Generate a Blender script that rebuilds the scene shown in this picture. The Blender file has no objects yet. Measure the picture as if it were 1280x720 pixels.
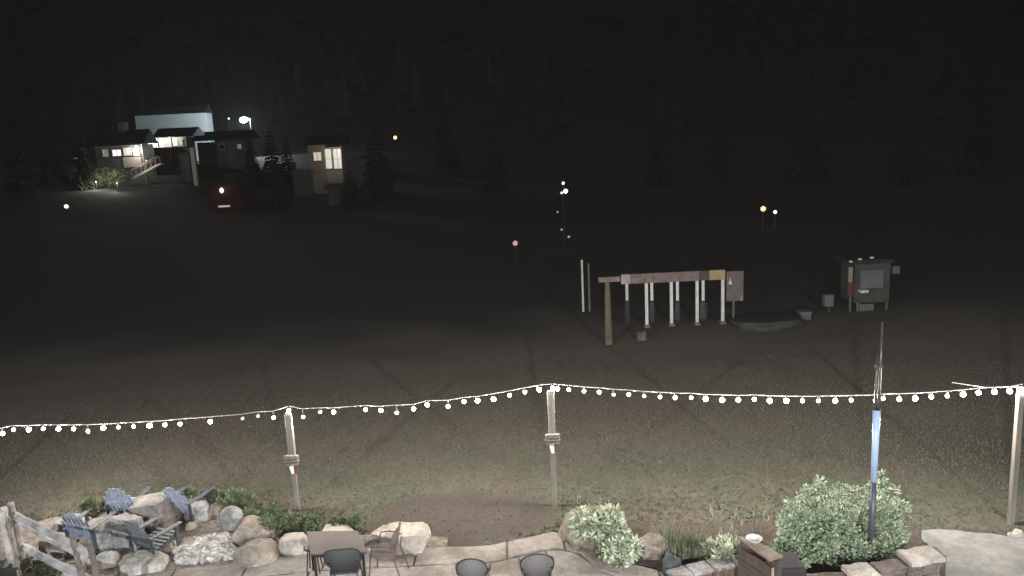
import bpy, bmesh, math, random
import numpy as np
from mathutils import Vector, Matrix, noise, Quaternion
R = math.radians
rnd = random.Random(7)
sc = bpy.context.scene
col = sc.collection

# ------------------------------------------------------------ camera, night sky, exposure
PITCH, ROLL, FPX, CAMH = R(10.8), R(2.7), 1000.0, 7.0
fwd = Vector((0, math.cos(PITCH), -math.sin(PITCH)))
r0 = Vector((1, 0, 0)); u0 = Vector((0, math.sin(PITCH), math.cos(PITCH)))
rgt = math.cos(ROLL)*r0 - math.sin(ROLL)*u0
upv = math.cos(ROLL)*u0 + math.sin(ROLL)*r0
cd = bpy.data.cameras.new('camera'); cam = bpy.data.objects.new('camera', cd); col.objects.link(cam)
cd.sensor_width = 36; cd.lens = 36*FPX/1280; cd.clip_start = .1; cd.clip_end = 3000
cam.matrix_world = Matrix(((rgt.x, upv.x, -fwd.x, 0), (rgt.y, upv.y, -fwd.y, 0), (rgt.z, upv.z, -fwd.z, CAMH), (0, 0, 0, 1)))
sc.camera = cam
w = bpy.data.worlds.new('World'); sc.world = w; w.use_nodes = True
bgn = w.node_tree.nodes['Background']
bgn.inputs[0].default_value = (1.0, .985, .97, 1); bgn.inputs[1].default_value = .035     # glow of the night sky over the valley
sc.view_settings.view_transform = 'Standard'; sc.view_settings.look = 'None'
sc.view_settings.exposure = 0; sc.view_settings.gamma = 1
sc.cycles.use_denoising = True
sc.cycles.max_bounces = 5; sc.cycles.diffuse_bounces = 3
sc.cycles.sample_clamp_indirect = 3

FLOODS = [  # x, y, z, aim, watts, colour, cone
    ((-9.0, .2, 5.6), (-6.5, 20, 0), 6600, (.86, .93, 1.0), 100),
    ((.8, .2, 4.6), (-.2, 19.0, 0), 4600, (1.0, .92, .83), 105),
    ((7.5, .2, 5.2), (6.0, 19.0, 0), 5900, (.90, .97, 1.0), 95)]
HAZE = .00045
BULB_W, BULB_COL = 38.0, (1.0, .89, .78)

# ------------------------------------------------------------ placing
def ray(x, y): return fwd + rgt*((x-640)/FPX) - upv*((y-360)/FPX)
def G(x, y, z=0.0):
    d = ray(x, y); return d*((z-CAMH)/d.z) + Vector((0, 0, CAMH))
def W(x, y, D):
    d = ray(x, y); return d*(D/d.y) + Vector((0, 0, CAMH))
def sstep(a, b, t):
    t = max(0., min(1., (t-a)/(b-a))); return t*t*(3-2*t)
def terr(x, y):
    z = 0.
    if y > 34:
        side = sstep(-32, -43, x); s2 = sstep(10, -28, x)
        z += 3.5*side*sstep(50, 92, y) + 1.0*(1-side)*sstep(92, 101, y)
        z += 4.6*sstep(99, 118, y)*s2*(1-side*.6)
        z += 95*sstep(130, 420, y) + 70*sstep(400, 900, y)
        z += noise.noise(Vector((x*.03, y*.03, 0)))*.5*sstep(50, 140, y)
        z += noise.noise(Vector((x*.006, y*.006, 3)))*22*sstep(150, 420, y)
    return z

# ------------------------------------------------------------ materials
MATS = {}
def mat(name, c, c2=None, scale=4, rough=.8, bump=0, bscale=None, metal=0, detail=6, island=0, stretch=None, coord='Object', speck=0):
    if name in MATS: return MATS[name]
    m = bpy.data.materials.new(name); m.use_nodes = True; nt = m.node_tree; N = nt.nodes; L = nt.links
    b = N['Principled BSDF']; b.inputs['Roughness'].default_value = rough; b.inputs['Metallic'].default_value = metal
    tc = N.new('ShaderNodeTexCoord'); out = tc.outputs[coord]
    if stretch:
        mp = N.new('ShaderNodeMapping'); mp.inputs['Scale'].default_value = stretch; L.new(out, mp.inputs[0]); out = mp.outputs[0]
    n = N.new('ShaderNodeTexNoise'); n.inputs['Scale'].default_value = scale; n.inputs['Detail'].default_value = detail
    n.inputs['Roughness'].default_value = .65; L.new(out, n.inputs['Vector'])
    cr = N.new('ShaderNodeValToRGB'); cr.color_ramp.elements[0].position = .36; cr.color_ramp.elements[1].position = .64
    cr.color_ramp.elements[0].color = (*c, 1); cr.color_ramp.elements[1].color = (*(c2 or [min(1, v*1.35) for v in c]), 1)
    L.new(n.outputs['Fac'], cr.inputs[0]); cur = cr.outputs[0]
    if speck:
        s3 = N.new('ShaderNodeTexNoise'); s3.inputs['Scale'].default_value = scale*6; s3.inputs['Detail'].default_value = 10; s3.inputs['Roughness'].default_value = .8; L.new(out, s3.inputs['Vector'])
        h3 = N.new('ShaderNodeHueSaturation'); m3 = N.new('ShaderNodeMapRange'); m3.inputs[1].default_value = .35; m3.inputs[2].default_value = .65; m3.inputs[3].default_value = 1-speck; m3.inputs[4].default_value = 1+speck*.6
        L.new(s3.outputs['Fac'], m3.inputs[0]); L.new(m3.outputs[0], h3.inputs['Value']); L.new(cur, h3.inputs['Color']); cur = h3.outputs[0]
    if island:
        g = N.new('ShaderNodeNewGeometry'); hs = N.new('ShaderNodeHueSaturation')
        mr = N.new('ShaderNodeMapRange'); mr.inputs[3].default_value = 1-island; mr.inputs[4].default_value = 1+island
        L.new(g.outputs['Random Per Island'], mr.inputs[0]); L.new(mr.outputs[0], hs.inputs['Value']); L.new(cur, hs.inputs['Color']); cur = hs.outputs[0]
    L.new(cur, b.inputs['Base Color'])
    if bump:
        n2 = N.new('ShaderNodeTexNoise'); n2.inputs['Scale'].default_value = bscale or scale*4; n2.inputs['Detail'].default_value = 8; L.new(out, n2.inputs['Vector'])
        bp = N.new('ShaderNodeBump'); bp.inputs['Strength'].default_value = min(1, bump); bp.inputs['Distance'].default_value = .02*max(1, bump); L.new(n2.outputs['Fac'], bp.inputs['Height']); L.new(bp.outputs[0], b.inputs['Normal'])
    MATS[name] = m; return m
def emit(name, c, s, base=(.8, .8, .8)):
    if name in MATS: return MATS[name]
    m = bpy.data.materials.new(name); m.use_nodes = True; b = m.node_tree.nodes['Principled BSDF']
    b.inputs['Base Color'].default_value = (*base, 1); b.inputs['Roughness'].default_value = .3
    b.inputs['Emission Color'].default_value = (*c, 1); b.inputs['Emission Strength'].default_value = s
    MATS[name] = m; return m
wood_weathered = mat('weathered_wood', (.10, .092, .08), (.215, .20, .18), 5, .85, .6, 20, stretch=(1, 1, .12))
wood_rail = mat('grey_rail_wood', (.22, .21, .2), (.50, .48, .47), 3.2, .85, .8, 14)
wood_dark = mat('dark_stained_wood', (.045, .035, .03), (.09, .07, .06), 6, .6, .3)
wood_tan = mat('tan_board_wood', (.25, .19, .14), (.38, .30, .23), 6, .7, .3)
blue_paint = mat('slate_blue_paint', (.20, .235, .32), (.30, .34, .43), 9, .6, .15)
black_metal = mat('black_metal', (.02, .02, .02), (.035, .035, .035), 20, .45, .1, metal=.3)
bronze_metal = mat('bronze_brown_metal', (.09, .07, .065), (.14, .11, .1), 12, .5, .1, metal=.2)
mesh_grey = mat('grey_sling_fabric', (.10, .10, .10), (.15, .14, .145), 30, .8, .3)
white_paint = mat('white_paint', (.62, .61, .58), (.8, .79, .77), 6, .6, .1)
cable_m = mat('pale_cable', (.42, .40, .37), (.5, .48, .45), 6, .6)
stoneg = mat('grey_granite', (.14, .14, .14), (.36, .36, .36), 3.5, .9, 1.6, 9, speck=.5)
stonet = mat('tan_granite', (.16, .135, .115), (.36, .315, .27), 3, .9, 1.6, 9, speck=.45)
stonep = mat('pale_limestone', (.30, .275, .24), (.55, .51, .46), 3, .85, 1.4, 8, speck=.3)
stonel = mat('light_grey_granite', (.22, .22, .21), (.52, .51, .49), 3.2, .9, 1.5, 9, speck=.4)
stoneb = mat('brown_sandstone', (.085, .065, .055), (.19, .155, .14), 2.6, .9, 1.5, 8, speck=.4)
paving = mat('buff_paving_stone', (.20, .18, .16), (.34, .315, .285), 1.6, .85, 1.2, 12, speck=.3)
concrete = mat('grey_concrete', (.18, .18, .172), (.27, .268, .255), 1.3, .9, .8, 16, speck=.25)
mulch_m = mat('bark_mulch', (.045, .036, .029), (.11, .09, .074), 12, .95, 1.5, 45)
gravel_m = mat('gravel_soil', (.10, .085, .07), (.27, .24, .21), 9, .95, 1.5, 40)
dark_roof = mat('dark_roof_shingle', (.015, .015, .016), (.03, .03, .03), 3, .9, .3)
cream = mat('cream_siding', (.45, .42, .36), (.55, .52, .45), 1, .8, .1)
beige = mat('beige_siding', (.36, .31, .25), (.45, .39, .32), 1, .8, .1)
greyside = mat('grey_siding', (.12, .12, .115), (.17, .17, .165), 1, .8, .1)
paleside = mat('pale_metal_siding', (.55, .6, .57), (.65, .7, .67), .4, .6, .1)
redside = mat('red_barn_boards', (.05, .010, .009), (.08, .016, .014), 1, .8, .1)
foliage_d = mat('dark_foliage', (.035, .042, .03), (.055, .064, .045), 2, .9, island=.4)
bark_m = mat('brown_bark', (.06, .045, .035), (.12, .095, .075), 6, .95, 1)

# ------------------------------------------------------------ mesh helpers
class MB:
    def __init__(s): s.v = []; s.f = []
    def add(s, vs, fs):
        n = len(s.v); s.v += [tuple(v) for v in vs]; s.f += [tuple(i+n for i in f) for f in fs]; return s
    def box(s, c, d, rot=None):
        c = Vector(c); M = rot if rot is not None else Matrix.Identity(3)
        vs = [c + M @ Vector((x*d[0]/2, y*d[1]/2, z*d[2]/2)) for x in (-1, 1) for y in (-1, 1) for z in (-1, 1)]
        return s.add(vs, [(0, 1, 3, 2), (4, 6, 7, 5), (0, 4, 5, 1), (2, 3, 7, 6), (0, 2, 6, 4), (1, 5, 7, 3)])
    def bar(s, a, b, wd, ht, up=(0, 0, 1)):
        a, b = Vector(a), Vector(b); y = (b-a).normalized(); x = y.cross(Vector(up))
        if x.length < 1e-3: x = Vector((1, 0, 0))
        x.normalize(); z = x.cross(y)
        return s.box((a+b)/2, (wd, (b-a).length, ht), Matrix((x, y, z)).transposed())
    def tube(s, pts, r, n=8, cap=True):
        pts = [Vector(p) for p in pts]; rs = r if isinstance(r, (list, tuple)) else [r]*len(pts)
        vs = []; ref = None
        for i, p in enumerate(pts):
            t = (pts[min(i+1, len(pts)-1)] - pts[max(i-1, 0)]).normalized()
            if ref is None: ref = t.orthogonal().normalized()
            ref = (ref - t*ref.dot(t)).normalized(); q = t.cross(ref)
            for k in range(n):
                a = 2*math.pi*k/n; vs.append(p + (ref*math.cos(a)+q*math.sin(a))*rs[i])
        fs = [(i*n+k, i*n+(k+1) % n, (i+1)*n+(k+1) % n, (i+1)*n+k) for i in range(len(pts)-1) for k in range(n)]
        if cap: fs += [tuple(range(n))[::-1], tuple((len(pts)-1)*n+k for k in range(n))]
        return s.add(vs, fs)
    def prism(s, pts, z0, z1, bev=0):
        n = len(pts); c = Vector((sum(p[0] for p in pts)/n, sum(p[1] for p in pts)/n, 0))
        rings = [[(p[0], p[1], z0) for p in pts]]
        if bev:
            rings.append([(p[0], p[1], z1-bev) for p in pts])
            ring = []
            for p in pts:
                d = Vector((p[0]-c.x, p[1]-c.y, 0)); l = d.length; d = d*((l-bev*1.2)/l); ring.append((c.x+d.x, c.y+d.y, z1))
            rings.append(ring)
        else: rings.append([(p[0], p[1], z1) for p in pts])
        vs = [v for r in rings for v in r]
        fs = [(i*n+k, i*n+(k+1) % n, (i+1)*n+(k+1) % n, (i+1)*n+k) for i in range(len(rings)-1) for k in range(n)]
        fs += [tuple(range(n))[::-1], tuple((len(rings)-1)*n+k for k in range(n))]
        return s.add(vs, fs)
    def mesh(s, name, m, org=(0, 0, 0), smooth=False):
        me = bpy.data.meshes.new(name); o = Vector(org)
        me.from_pydata([(v[0]-o.x, v[1]-o.y, v[2]-o.z) for v in s.v], [], s.f); me.materials.append(m)
        bm = bmesh.new(); bm.from_mesh(me); bmesh.ops.recalc_face_normals(bm, faces=bm.faces); bm.to_mesh(me); bm.free()
        if smooth: me.polygons.foreach_set('use_smooth', [True]*len(me.polygons))
        return me
    def build(s, name, m, parent=None, smooth=False, bevel=0, loc=None):
        org = loc if loc is not None else (WL(parent) if parent else (0, 0, 0))
        o = bpy.data.objects.new(name, s.mesh(name, m, org, smooth)); col.objects.link(o)
        if parent: o.parent = parent
        if loc is not None: o.location = loc
        if bevel:
            b = o.modifiers.new('bevel', 'BEVEL'); b.width = bevel; b.segments = 2; b.limit_method = 'ANGLE'
        return o
def WL(o):
    v = Vector((0, 0, 0))
    while o: v += Vector(o.location); o = o.parent
    return v
def tag(o, label=None, cat=None, group=None, kind=None):
    if label: o['label'] = label
    if cat: o['category'] = cat
    if group: o['group'] = group
    if kind: o['kind'] = kind
    return o
def empty(name, loc, label, cat, group=None, rz=0):
    o = bpy.data.objects.new(name, None); col.objects.link(o); o.empty_display_size = .2
    o.location = loc; o.rotation_euler = (0, 0, rz); return tag(o, label, cat, group)
def copy_tree(o, parent=None):
    c = o.copy(); col.objects.link(c); c.parent = parent
    for ch in list(o.children): copy_tree(ch, c)
    return c
def lamp(name, loc, watts, colr, parent=None, size=.1):
    l = bpy.data.lights.new(name, 'POINT'); l.energy = watts; l.color = colr; l.shadow_soft_size = size
    o = bpy.data.objects.new(name, l); col.objects.link(o); o.location = Vector(loc) - (WL(parent) if parent else Vector()); o.parent = parent; return o
def ico(r, sub=2, c=(0, 0, 0), sc_=(1, 1, 1)):
    bm = bmesh.new(); bmesh.ops.create_icosphere(bm, subdivisions=sub, radius=r)
    m = MB(); m.add([(v.co.x*sc_[0]+c[0], v.co.y*sc_[1]+c[1], v.co.z*sc_[2]+c[2]) for v in bm.verts], [[v.index for v in f.verts] for f in bm.faces]); bm.free(); return m
def inpoly(x, y, P):
    c = False; j = len(P)-1
    for i in range(len(P)):
        if (P[i][1] > y) != (P[j][1] > y) and x < (P[j][0]-P[i][0])*(y-P[i][1])/(P[j][1]-P[i][1])+P[i][0]: c = not c
        j = i
    return c
def pw(L): return [tuple(G(*p)[:2]) for p in L]
def wobble(P, step=.25, amp=.04, seed=0):
    out = []
    for i in range(len(P)):
        a, b = Vector(P[i]), Vector(P[(i+1) % len(P)]); n = max(1, int((b-a).length/step))
        for k in range(n):
            p = a.lerp(b, k/n); out.append((p.x+noise.noise(Vector((p.x*2.3, p.y*2.3, seed)))*amp*2, p.y+noise.noise(Vector((p.x*2.3, p.y*2.3, seed+9)))*amp*2))
    return out

# ------------------------------------------------------------ ground
EDGE = [(-9.5, 11.7)] + pw([(200, 716), (290, 706), (348, 698), (400, 693), (545, 686), (618, 683), (642, 677), (690, 667), (722, 672), (738, 690), (790, 707), (835, 719)])
PATIO = EDGE + [(2.3, 11.2), (3.2, 11.0), (3.2, 9.6), (-9.5, 9.6)]
CONC = pw([(1152, 665), (1215, 667), (1285, 676)]) + [(16, 11.9), (16, 6.5), (6.0, 6.5), (6.2, 11.2)]
BED_R = pw([(700, 655), (735, 640), (800, 652), (850, 655), (930, 655), (1000, 645), (1110, 650), (1160, 668), (1178, 690)]) + [(6.3, 11.6), (5.0, 11.1), (3.3, 11.3), (2.3, 11.35)] + pw([(835, 716), (790, 704), (738, 687), (722, 670)])
BED_L = pw([(-60, 700), (-30, 672), (60, 650), (110, 640), (190, 628), (270, 632), (330, 650), (350, 668), (430, 668), (560, 672), (560, 690)]) + [(-4.0, 12.6), (-9.3, 11.8), (-11, 12)]
DARK_PATCH = pw([(455, 655), (480, 628), (545, 616), (640, 616), (700, 632), (690, 655), (640, 672), (560, 690), (520, 690)])  # outline of a darker lawn patch with sparse grass
xs = sorted(set([round(-14+.22*i, 3) for i in range(128)] + [s*(14.2+1.06**k*1.2*k) for k in range(1, 46) for s in (-1, 1)]))
ys = sorted(set([-20, -12, -6, -2, 1, 4, 7, 9] + [round(10+.2*i, 3) for i in range(90)] + [28+.9*k*1.035**k for k in range(0, 80)]))
bm = bmesh.new(); dark_ground = bm.verts.layers.float.new('dark_ground'); far = bm.verts.layers.float.new('far_darkening'); pale_tan = bm.verts.layers.float.new('painted_glow')
g = []
for y in ys:
    row = []
    for x in xs:
        z = terr(x, y)
        n = noise.noise(Vector((x*.5, y*.5, 0)))*.03 if 13 < y < 40 else 0
        v = bm.verts.new((x, y, z + n - .02))
        d = 0
        if 10 < y < 26 and -15 < x < 15:
            for P in (DARK_PATCH,):
                for ox, oy in ((0, 0), (.15, 0), (-.15, 0), (0, .15), (0, -.15), (.3, .1), (-.3, -.1)):
                    q = noise.noise(Vector((x*1.5, y*1.5, 5)))*.25
                    d += inpoly(x+ox+q, y+oy+q, P)/7
            # bare strip worn under the fence line by the fire pit
            a, b = G(30, 655), G(80, 585); t = max(0, min(1, ((x-a.x)*(b.x-a.x)+(y-a.y)*(b.y-a.y))/((b.x-a.x)**2+(b.y-a.y)**2)))
            dd = math.hypot(x-a.x-(b.x-a.x)*t, y-a.y-(b.y-a.y)*t); d = max(d, .8*max(0, 1-dd/.3))
        v[pale_tan] = sstep(15.5, 18.5, y)*.75; v[far] = sstep(24, 33, y+noise.noise(Vector((x*.3, y*.3, 1)))*2.5); v[dark_ground] = d; row.append(v)
    g.append(row)
for i in range(len(ys)-1):
    for j in range(len(xs)-1): bm.faces.new((g[i][j], g[i][j+1], g[i+1][j+1], g[i+1][j]))
me = bpy.data.meshes.new('ground'); bm.to_mesh(me); bm.free(); me.polygons.foreach_set('use_smooth', [True]*len(me.polygons))
gm = mat('lawn', (.106, .096, .076), (.080, .094, .064), .55, .95, 1.2, 60, detail=5)
nt = gm.node_tree; b = nt.nodes['Principled BSDF']; src = b.inputs['Base Color'].links[0].from_socket
at = nt.nodes.new('ShaderNodeAttribute'); at.attribute_name = 'dark_ground'
mx = nt.nodes.new('ShaderNodeMix'); mx.data_type = 'RGBA'; nt.links.new(at.outputs['Fac'], mx.inputs[0]); nt.links.new(src, mx.inputs[6]); mx.inputs[7].default_value = (.062, .052, .045, 1)
a3 = nt.nodes.new('ShaderNodeAttribute'); a3.attribute_name = 'painted_glow'
m3 = nt.nodes.new('ShaderNodeMix'); m3.data_type = 'RGBA'; nt.links.new(a3.outputs['Fac'], m3.inputs[0]); nt.links.new(mx.outputs[2], m3.inputs[6]); m3.inputs[7].default_value = (.20, .165, .135, 1); mx = m3  # glow beyond the string lights painted as a lighter, browner lawn colour
a2 = nt.nodes.new('ShaderNodeAttribute'); a2.attribute_name = 'far_darkening'
m2 = nt.nodes.new('ShaderNodeMix'); m2.data_type = 'RGBA'; nt.links.new(a2.outputs['Fac'], m2.inputs[0]); nt.links.new(mx.outputs[2], m2.inputs[6]); m2.inputs[7].default_value = (.036, .034, .03, 1); mx = m2  # unlit dark beyond the lawn painted into the meadow colour
fn = nt.nodes.new('ShaderNodeTexNoise'); fn.inputs['Scale'].default_value = 14; fn.inputs['Detail'].default_value = 8; tc = nt.nodes.new('ShaderNodeTexCoord'); nt.links.new(tc.outputs['Object'], fn.inputs['Vector'])
hs = nt.nodes.new('ShaderNodeHueSaturation'); mr = nt.nodes.new('ShaderNodeMapRange'); mr.inputs[1].default_value = .3; mr.inputs[2].default_value = .7; mr.inputs[3].default_value = .75; mr.inputs[4].default_value = 1.25
nt.links.new(fn.outputs['Fac'], mr.inputs[0]); nt.links.new(mr.outputs[0], hs.inputs['Value']); nt.links.new(mx.outputs[2], hs.inputs['Color']); nt.links.new(hs.outputs[0], b.inputs['Base Color'])
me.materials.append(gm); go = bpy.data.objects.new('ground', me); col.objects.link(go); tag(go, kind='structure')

# grass
rs = np.random.RandomState(3); NT = 46000
gx = rs.uniform(-14, 14, NT); gy = 12+14*rs.beta(1, 1.6, NT); V = []; F = []
polys = [PATIO, CONC, BED_R, BED_L]
for x, y in zip(gx, gy):
    if any(inpoly(x, y, P) for P in polys): continue
    if inpoly(x, y, DARK_PATCH) and rnd.random() < .9: continue
    if y > 19 and rnd.random() < (y-19)/7: continue
    z = noise.noise(Vector((x*.5, y*.5, 0)))*.03-.02
    cl = .5+.5*noise.noise(Vector((x*1.1, y*1.1, 2)))
    for k in range(3):
        a = rnd.uniform(0, 6.28); h = rnd.uniform(.02, .055)*(.6+cl)*(1 if y < 18 else max(.45, 1-(y-18)*.09)); wd = .012; l = rnd.uniform(0, .04)
        cx, cy = x+rnd.uniform(-.03, .03), y+rnd.uniform(-.03, .03); n = len(V)
        V += [(cx-wd*math.cos(a), cy-wd*math.sin(a), z), (cx+wd*math.cos(a), cy+wd*math.sin(a), z), (cx+l*math.sin(a), cy+l*math.cos(a), z+h)]; F.append((n, n+1, n+2))
gme = bpy.data.meshes.new('grass'); gme.from_pydata(V, [], F)
gme.materials.append(mat('grass_blades', (.112, .100, .078), (.086, .100, .067), .55, .95, island=.12, detail=5)); o = bpy.data.objects.new('grass', gme); col.objects.link(o)
tag(o, 'short worn grass covering the lawn behind the patio', 'grass', kind='stuff')

def sheet(name, P, z, m, kind='structure'):
    mb = MB(); mb.prism(wobble(P, .25, .04), z-.1, z); return tag(mb.build(name, m), kind=kind)
sheet('planting_bed', BED_R, .02, mulch_m)
sheet('fire_pit_bed', BED_L, .016, gravel_m)
sheet('concrete_path', CONC, .045, concrete)
patio = sheet('patio', PATIO, .024, mat('patio_joint_sand', (.10, .085, .07), (.17, .15, .13), 8, .95, .6))
near = MB().prism([(-14, -3), (16, -3), (16, 6.45), (6, 6.45), (3.15, 9.55), (-14, 9.55)], -.1, .05).build('near_patio', concrete); tag(near, kind='structure')

def edge_y(x):
    for (x0, y0), (x1, y1) in zip(EDGE[:-1], EDGE[1:]):
        if x0 <= x <= x1: return y0+(y1-y0)*(x-x0)/(x1-x0+1e-9)
    return 11.1
offs = [0.03, .62, 1.5, 2.3, 3.1]
for k in range(4):
    x = -8.9+rnd.uniform(0, .5)
    while x < 2.7:
        wd = rnd.uniform(.85, 1.6); x1 = min(x+wd, 3.0); gap = .018; pts = []
        nseg = 6
        for i in range(nseg+1):
            xx = x+gap+(x1-x-2*gap)*i/nseg; pts.append((xx, edge_y(xx)-offs[k]-gap+rnd.uniform(-.012, .012)))
        for i in range(nseg, -1, -1):
            xx = x+gap+(x1-x-2*gap)*i/nseg; yl = edge_y(xx)-offs[k+1]+gap; pts.append((xx, max(yl, 9.6)+rnd.uniform(-.012, .012)))
        if pts[0][1]-pts[-1][1] > .25:
            MB().prism(pts, .0, .055+rnd.uniform(-.006, .008), .014).build('paving_stone', paving, patio)
        x = x1

# ------------------------------------------------------------ boulders
def rock_mesh(w_, d_, h_, m, seed, flat=0, cuts=6, sub=4, name='boulder'):
    bm = bmesh.new(); bmesh.ops.create_icosphere(bm, subdivisions=sub, radius=1); q = random.Random(seed)
    pl = []
    for _ in range(cuts):
        n = Vector((q.gauss(0, 1), q.gauss(0, 1), q.gauss(0, .7))).normalized(); pl.append((n, q.uniform(.78, 1.02)))
    if flat: pl.append((Vector((q.uniform(-.1, .1), q.uniform(-.1, .1), 1)).normalized(), flat))
    for v in bm.verts:
        p = v.co.copy(); o = Vector((seed*3.1, 0, 0)); p = Vector([math.copysign(abs(c)**.72, c) for c in p])
        p *= 1+.22*noise.noise(p*1.1+o)+.08*noise.noise(p*2.7+o)
        for n, d in pl:
            e = p.dot(n)-d
            if e > 0: p -= n*e*.97
        p *= 1+.04*noise.noise(p*5+o)+.035*noise.noise(p*11+o)+.018*noise.noise(p*23+o)
        v.co = p
    mnz = min(v.co.z for v in bm.verts); mxz = max(v.co.z for v in bm.verts)
    mx_ = max(abs(v.co.x) for v in bm.verts); my = max(abs(v.co.y) for v in bm.verts)
    base = mnz+.30*(mxz-mnz)
    for v in bm.verts: v.co = Vector((v.co.x/mx_*w_/2, v.co.y/my*d_/2, (v.co.z-base)/(mxz-base)*h_))
    me = bpy.data.meshes.new(name); bm.to_mesh(me); bm.free(); me.materials.append(m)
    me.polygons.foreach_set('use_smooth', [True]*len(me.polygons)); return me
def boulder(px, py, wpx, hpx, m, label, seed, flat=0, dr=.8, name='boulder', group='boulders round the patio and fire pit', cuts=6, z=0):
    p = G(px, py, z); s = (p.y*math.cos(PITCH)+(CAMH-z)*math.sin(PITCH))/FPX
    w_ = wpx*s; d_ = w_*dr; h_ = max(.1, (hpx*s - d_*.42*.75)/.88)
    o = bpy.data.objects.new(name, rock_mesh(w_, d_, h_, m, seed, flat, cuts, name=name)); col.objects.link(o)
    o.location = (p.x, p.y+d_*.42, z-.01); tag(o, label, 'boulder' if w_ > .35 else 'stone', group); return o
BL = [
 (497, 697, 98, 41, stonep, 'largest pale cream boulder, long and flat topped, behind the side chair', 11, .62, .5),
 (366, 698, 48, 32, stonep, 'pale boulder just left of the patio table with a shadowed lower corner', 12, .7, .8),
 (416, 680, 48, 24, stonep, 'pale low boulder showing its top edge behind the patio table', 13, .7, .8),
 (313, 682, 58, 38, stonet, 'rounded tan boulder, upper one of the stacked pair right of the gravel', 14, 0, .8),
 (316, 712, 60, 38, stonet, 'tan grey boulder at the patio edge, lower one of the stacked pair', 15, 0, .8),
 (288, 664, 34, 34, stoneg, 'upright grey boulder left of the rounded tan boulder', 16, 0, .7),
 (302, 650, 38, 16, stoneb, 'low brown boulder half hidden by the green ground cover', 21, 0, .8),
 (270, 650, 32, 24, stonet, 'small tan boulder at the far right end of the fire pit ring', 17, 0, .8),
 (242, 655, 34, 28, stoneg, 'dark grey boulder behind the farthest adirondack chair', 18, .6, .8),
 (188, 670, 62, 56, mat('grey_brown_rock', (.10, .09, .085), (.27, .255, .24), 3, .9, 1.5, 8, speck=.4), 'big flat topped boulder with brown front face in the centre of the chairs', 19, .45, .95),
 (176, 640, 40, 20, stoneg, 'grey boulder at the far side of the flat topped boulder', 31, .6, .7),
 (122, 690, 44, 44, stoneg, 'grey boulder with reddish shaded front beside the leftmost chair', 20, .5, .9),
 (155, 686, 40, 46, stoneg, 'pale grey sloping boulder in front of the tall blue chair', 22, .6, .9),
 (84, 672, 52, 28, stoneg, 'low grey boulder behind the split rail fence', 23, .6, .8),
 (64, 694, 42, 26, stoneg, 'grey boulder seen between the upper and lower fence rails', 24, .6, .8),
 (170, 722, 62, 30, stonel, 'large pale foreground boulder cut by the bottom of the picture', 25, .6, .8),
 (176, 695, 26, 22, stonel, 'small pale boulder under the back of the dark chair', 26, 0, .8),
 (205, 692, 24, 20, stonet, 'small tan boulder under the arm of the dark chair', 33, 0, .8),
 (232, 684, 22, 13, stonet, 'small tan stone on the bare soil below the farthest chair', 34, 0, .8),
 (236, 664, 16, 12, stonep, 'small pale stone at the foot of the farthest chair', 35, 0, .8),
 (128, 712, 34, 24, stonel, 'pale stone directly behind the two dark fence posts', 36, 0, .8),
 (86, 722, 34, 22, stonel, 'pale stone at the foot of the lower fence rail', 27, 0, .8),
 (50, 712, 24, 20, stoneg, 'round grey stone below the lower fence rail', 28, 0, .8),
 (30, 700, 24, 20, stonep, 'pale stone between the fence post and the lower rail', 29, 0, .8),
 (12, 718, 36, 26, stoneg, 'grey stone in the bottom left corner beside the black box', 30, 0, .8),
 (744, 688, 92, 60, mat('lichen_brown_rock', (.12, .105, .08), (.29, .26, .21), 3, .9, 1.5, 8, speck=.4), 'large tan domed boulder behind the variegated shrubs', 40, 0, .8),
 (817, 704, 42, 34, stonet, 'tan wedge shaped boulder right of the variegated shrubs', 41, .6, 1.0),
 (1274, 674, 16, 14, stonep, 'pale stone at the right edge beside the last pole', 42, 0, .8),
 (1264, 672, 7, 5, stonep, 'tiny white stone on the concrete edge by the last pole', 43, 0, .8),
]
for q in BL: boulder(*q)
# pebbles
mb = MB(); q = random.Random(5); PB = pw([(212, 680), (285, 668), (300, 700), (222, 708)])
bx = [p[0] for p in PB]; by = [p[1] for p in PB]; V = 0
tmp = [rock_mesh(1, 1, .7, stoneg, 60+i, 0, 4, 1, 'pebble') for i in range(5)]
td = [([v.co.copy() for v in t.vertices], [tuple(p.vertices) for p in t.polygons]) for t in tmp]
for _ in range(2600):
    x, y = q.uniform(min(bx), max(bx)), q.uniform(min(by), max(by))
    if not inpoly(x, y, PB): continue
    s = q.uniform(.025, .085); a = q.uniform(0, 6.3); vs, fs = q.choice(td); M = Matrix.Rotation(a, 3, 'Z')
    mb.add([(M @ v)*s+Vector((x, y, .02)) for v in vs], fs)
tag(mb.build('pebble_bed', mat('mixed_pebbles', (.22, .215, .21), (.5, .49, .48), 5, .9, .4, island=.45)), 'bed of mixed grey and white pebbles left of the tan boulders', 'gravel', kind='stuff')

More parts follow.
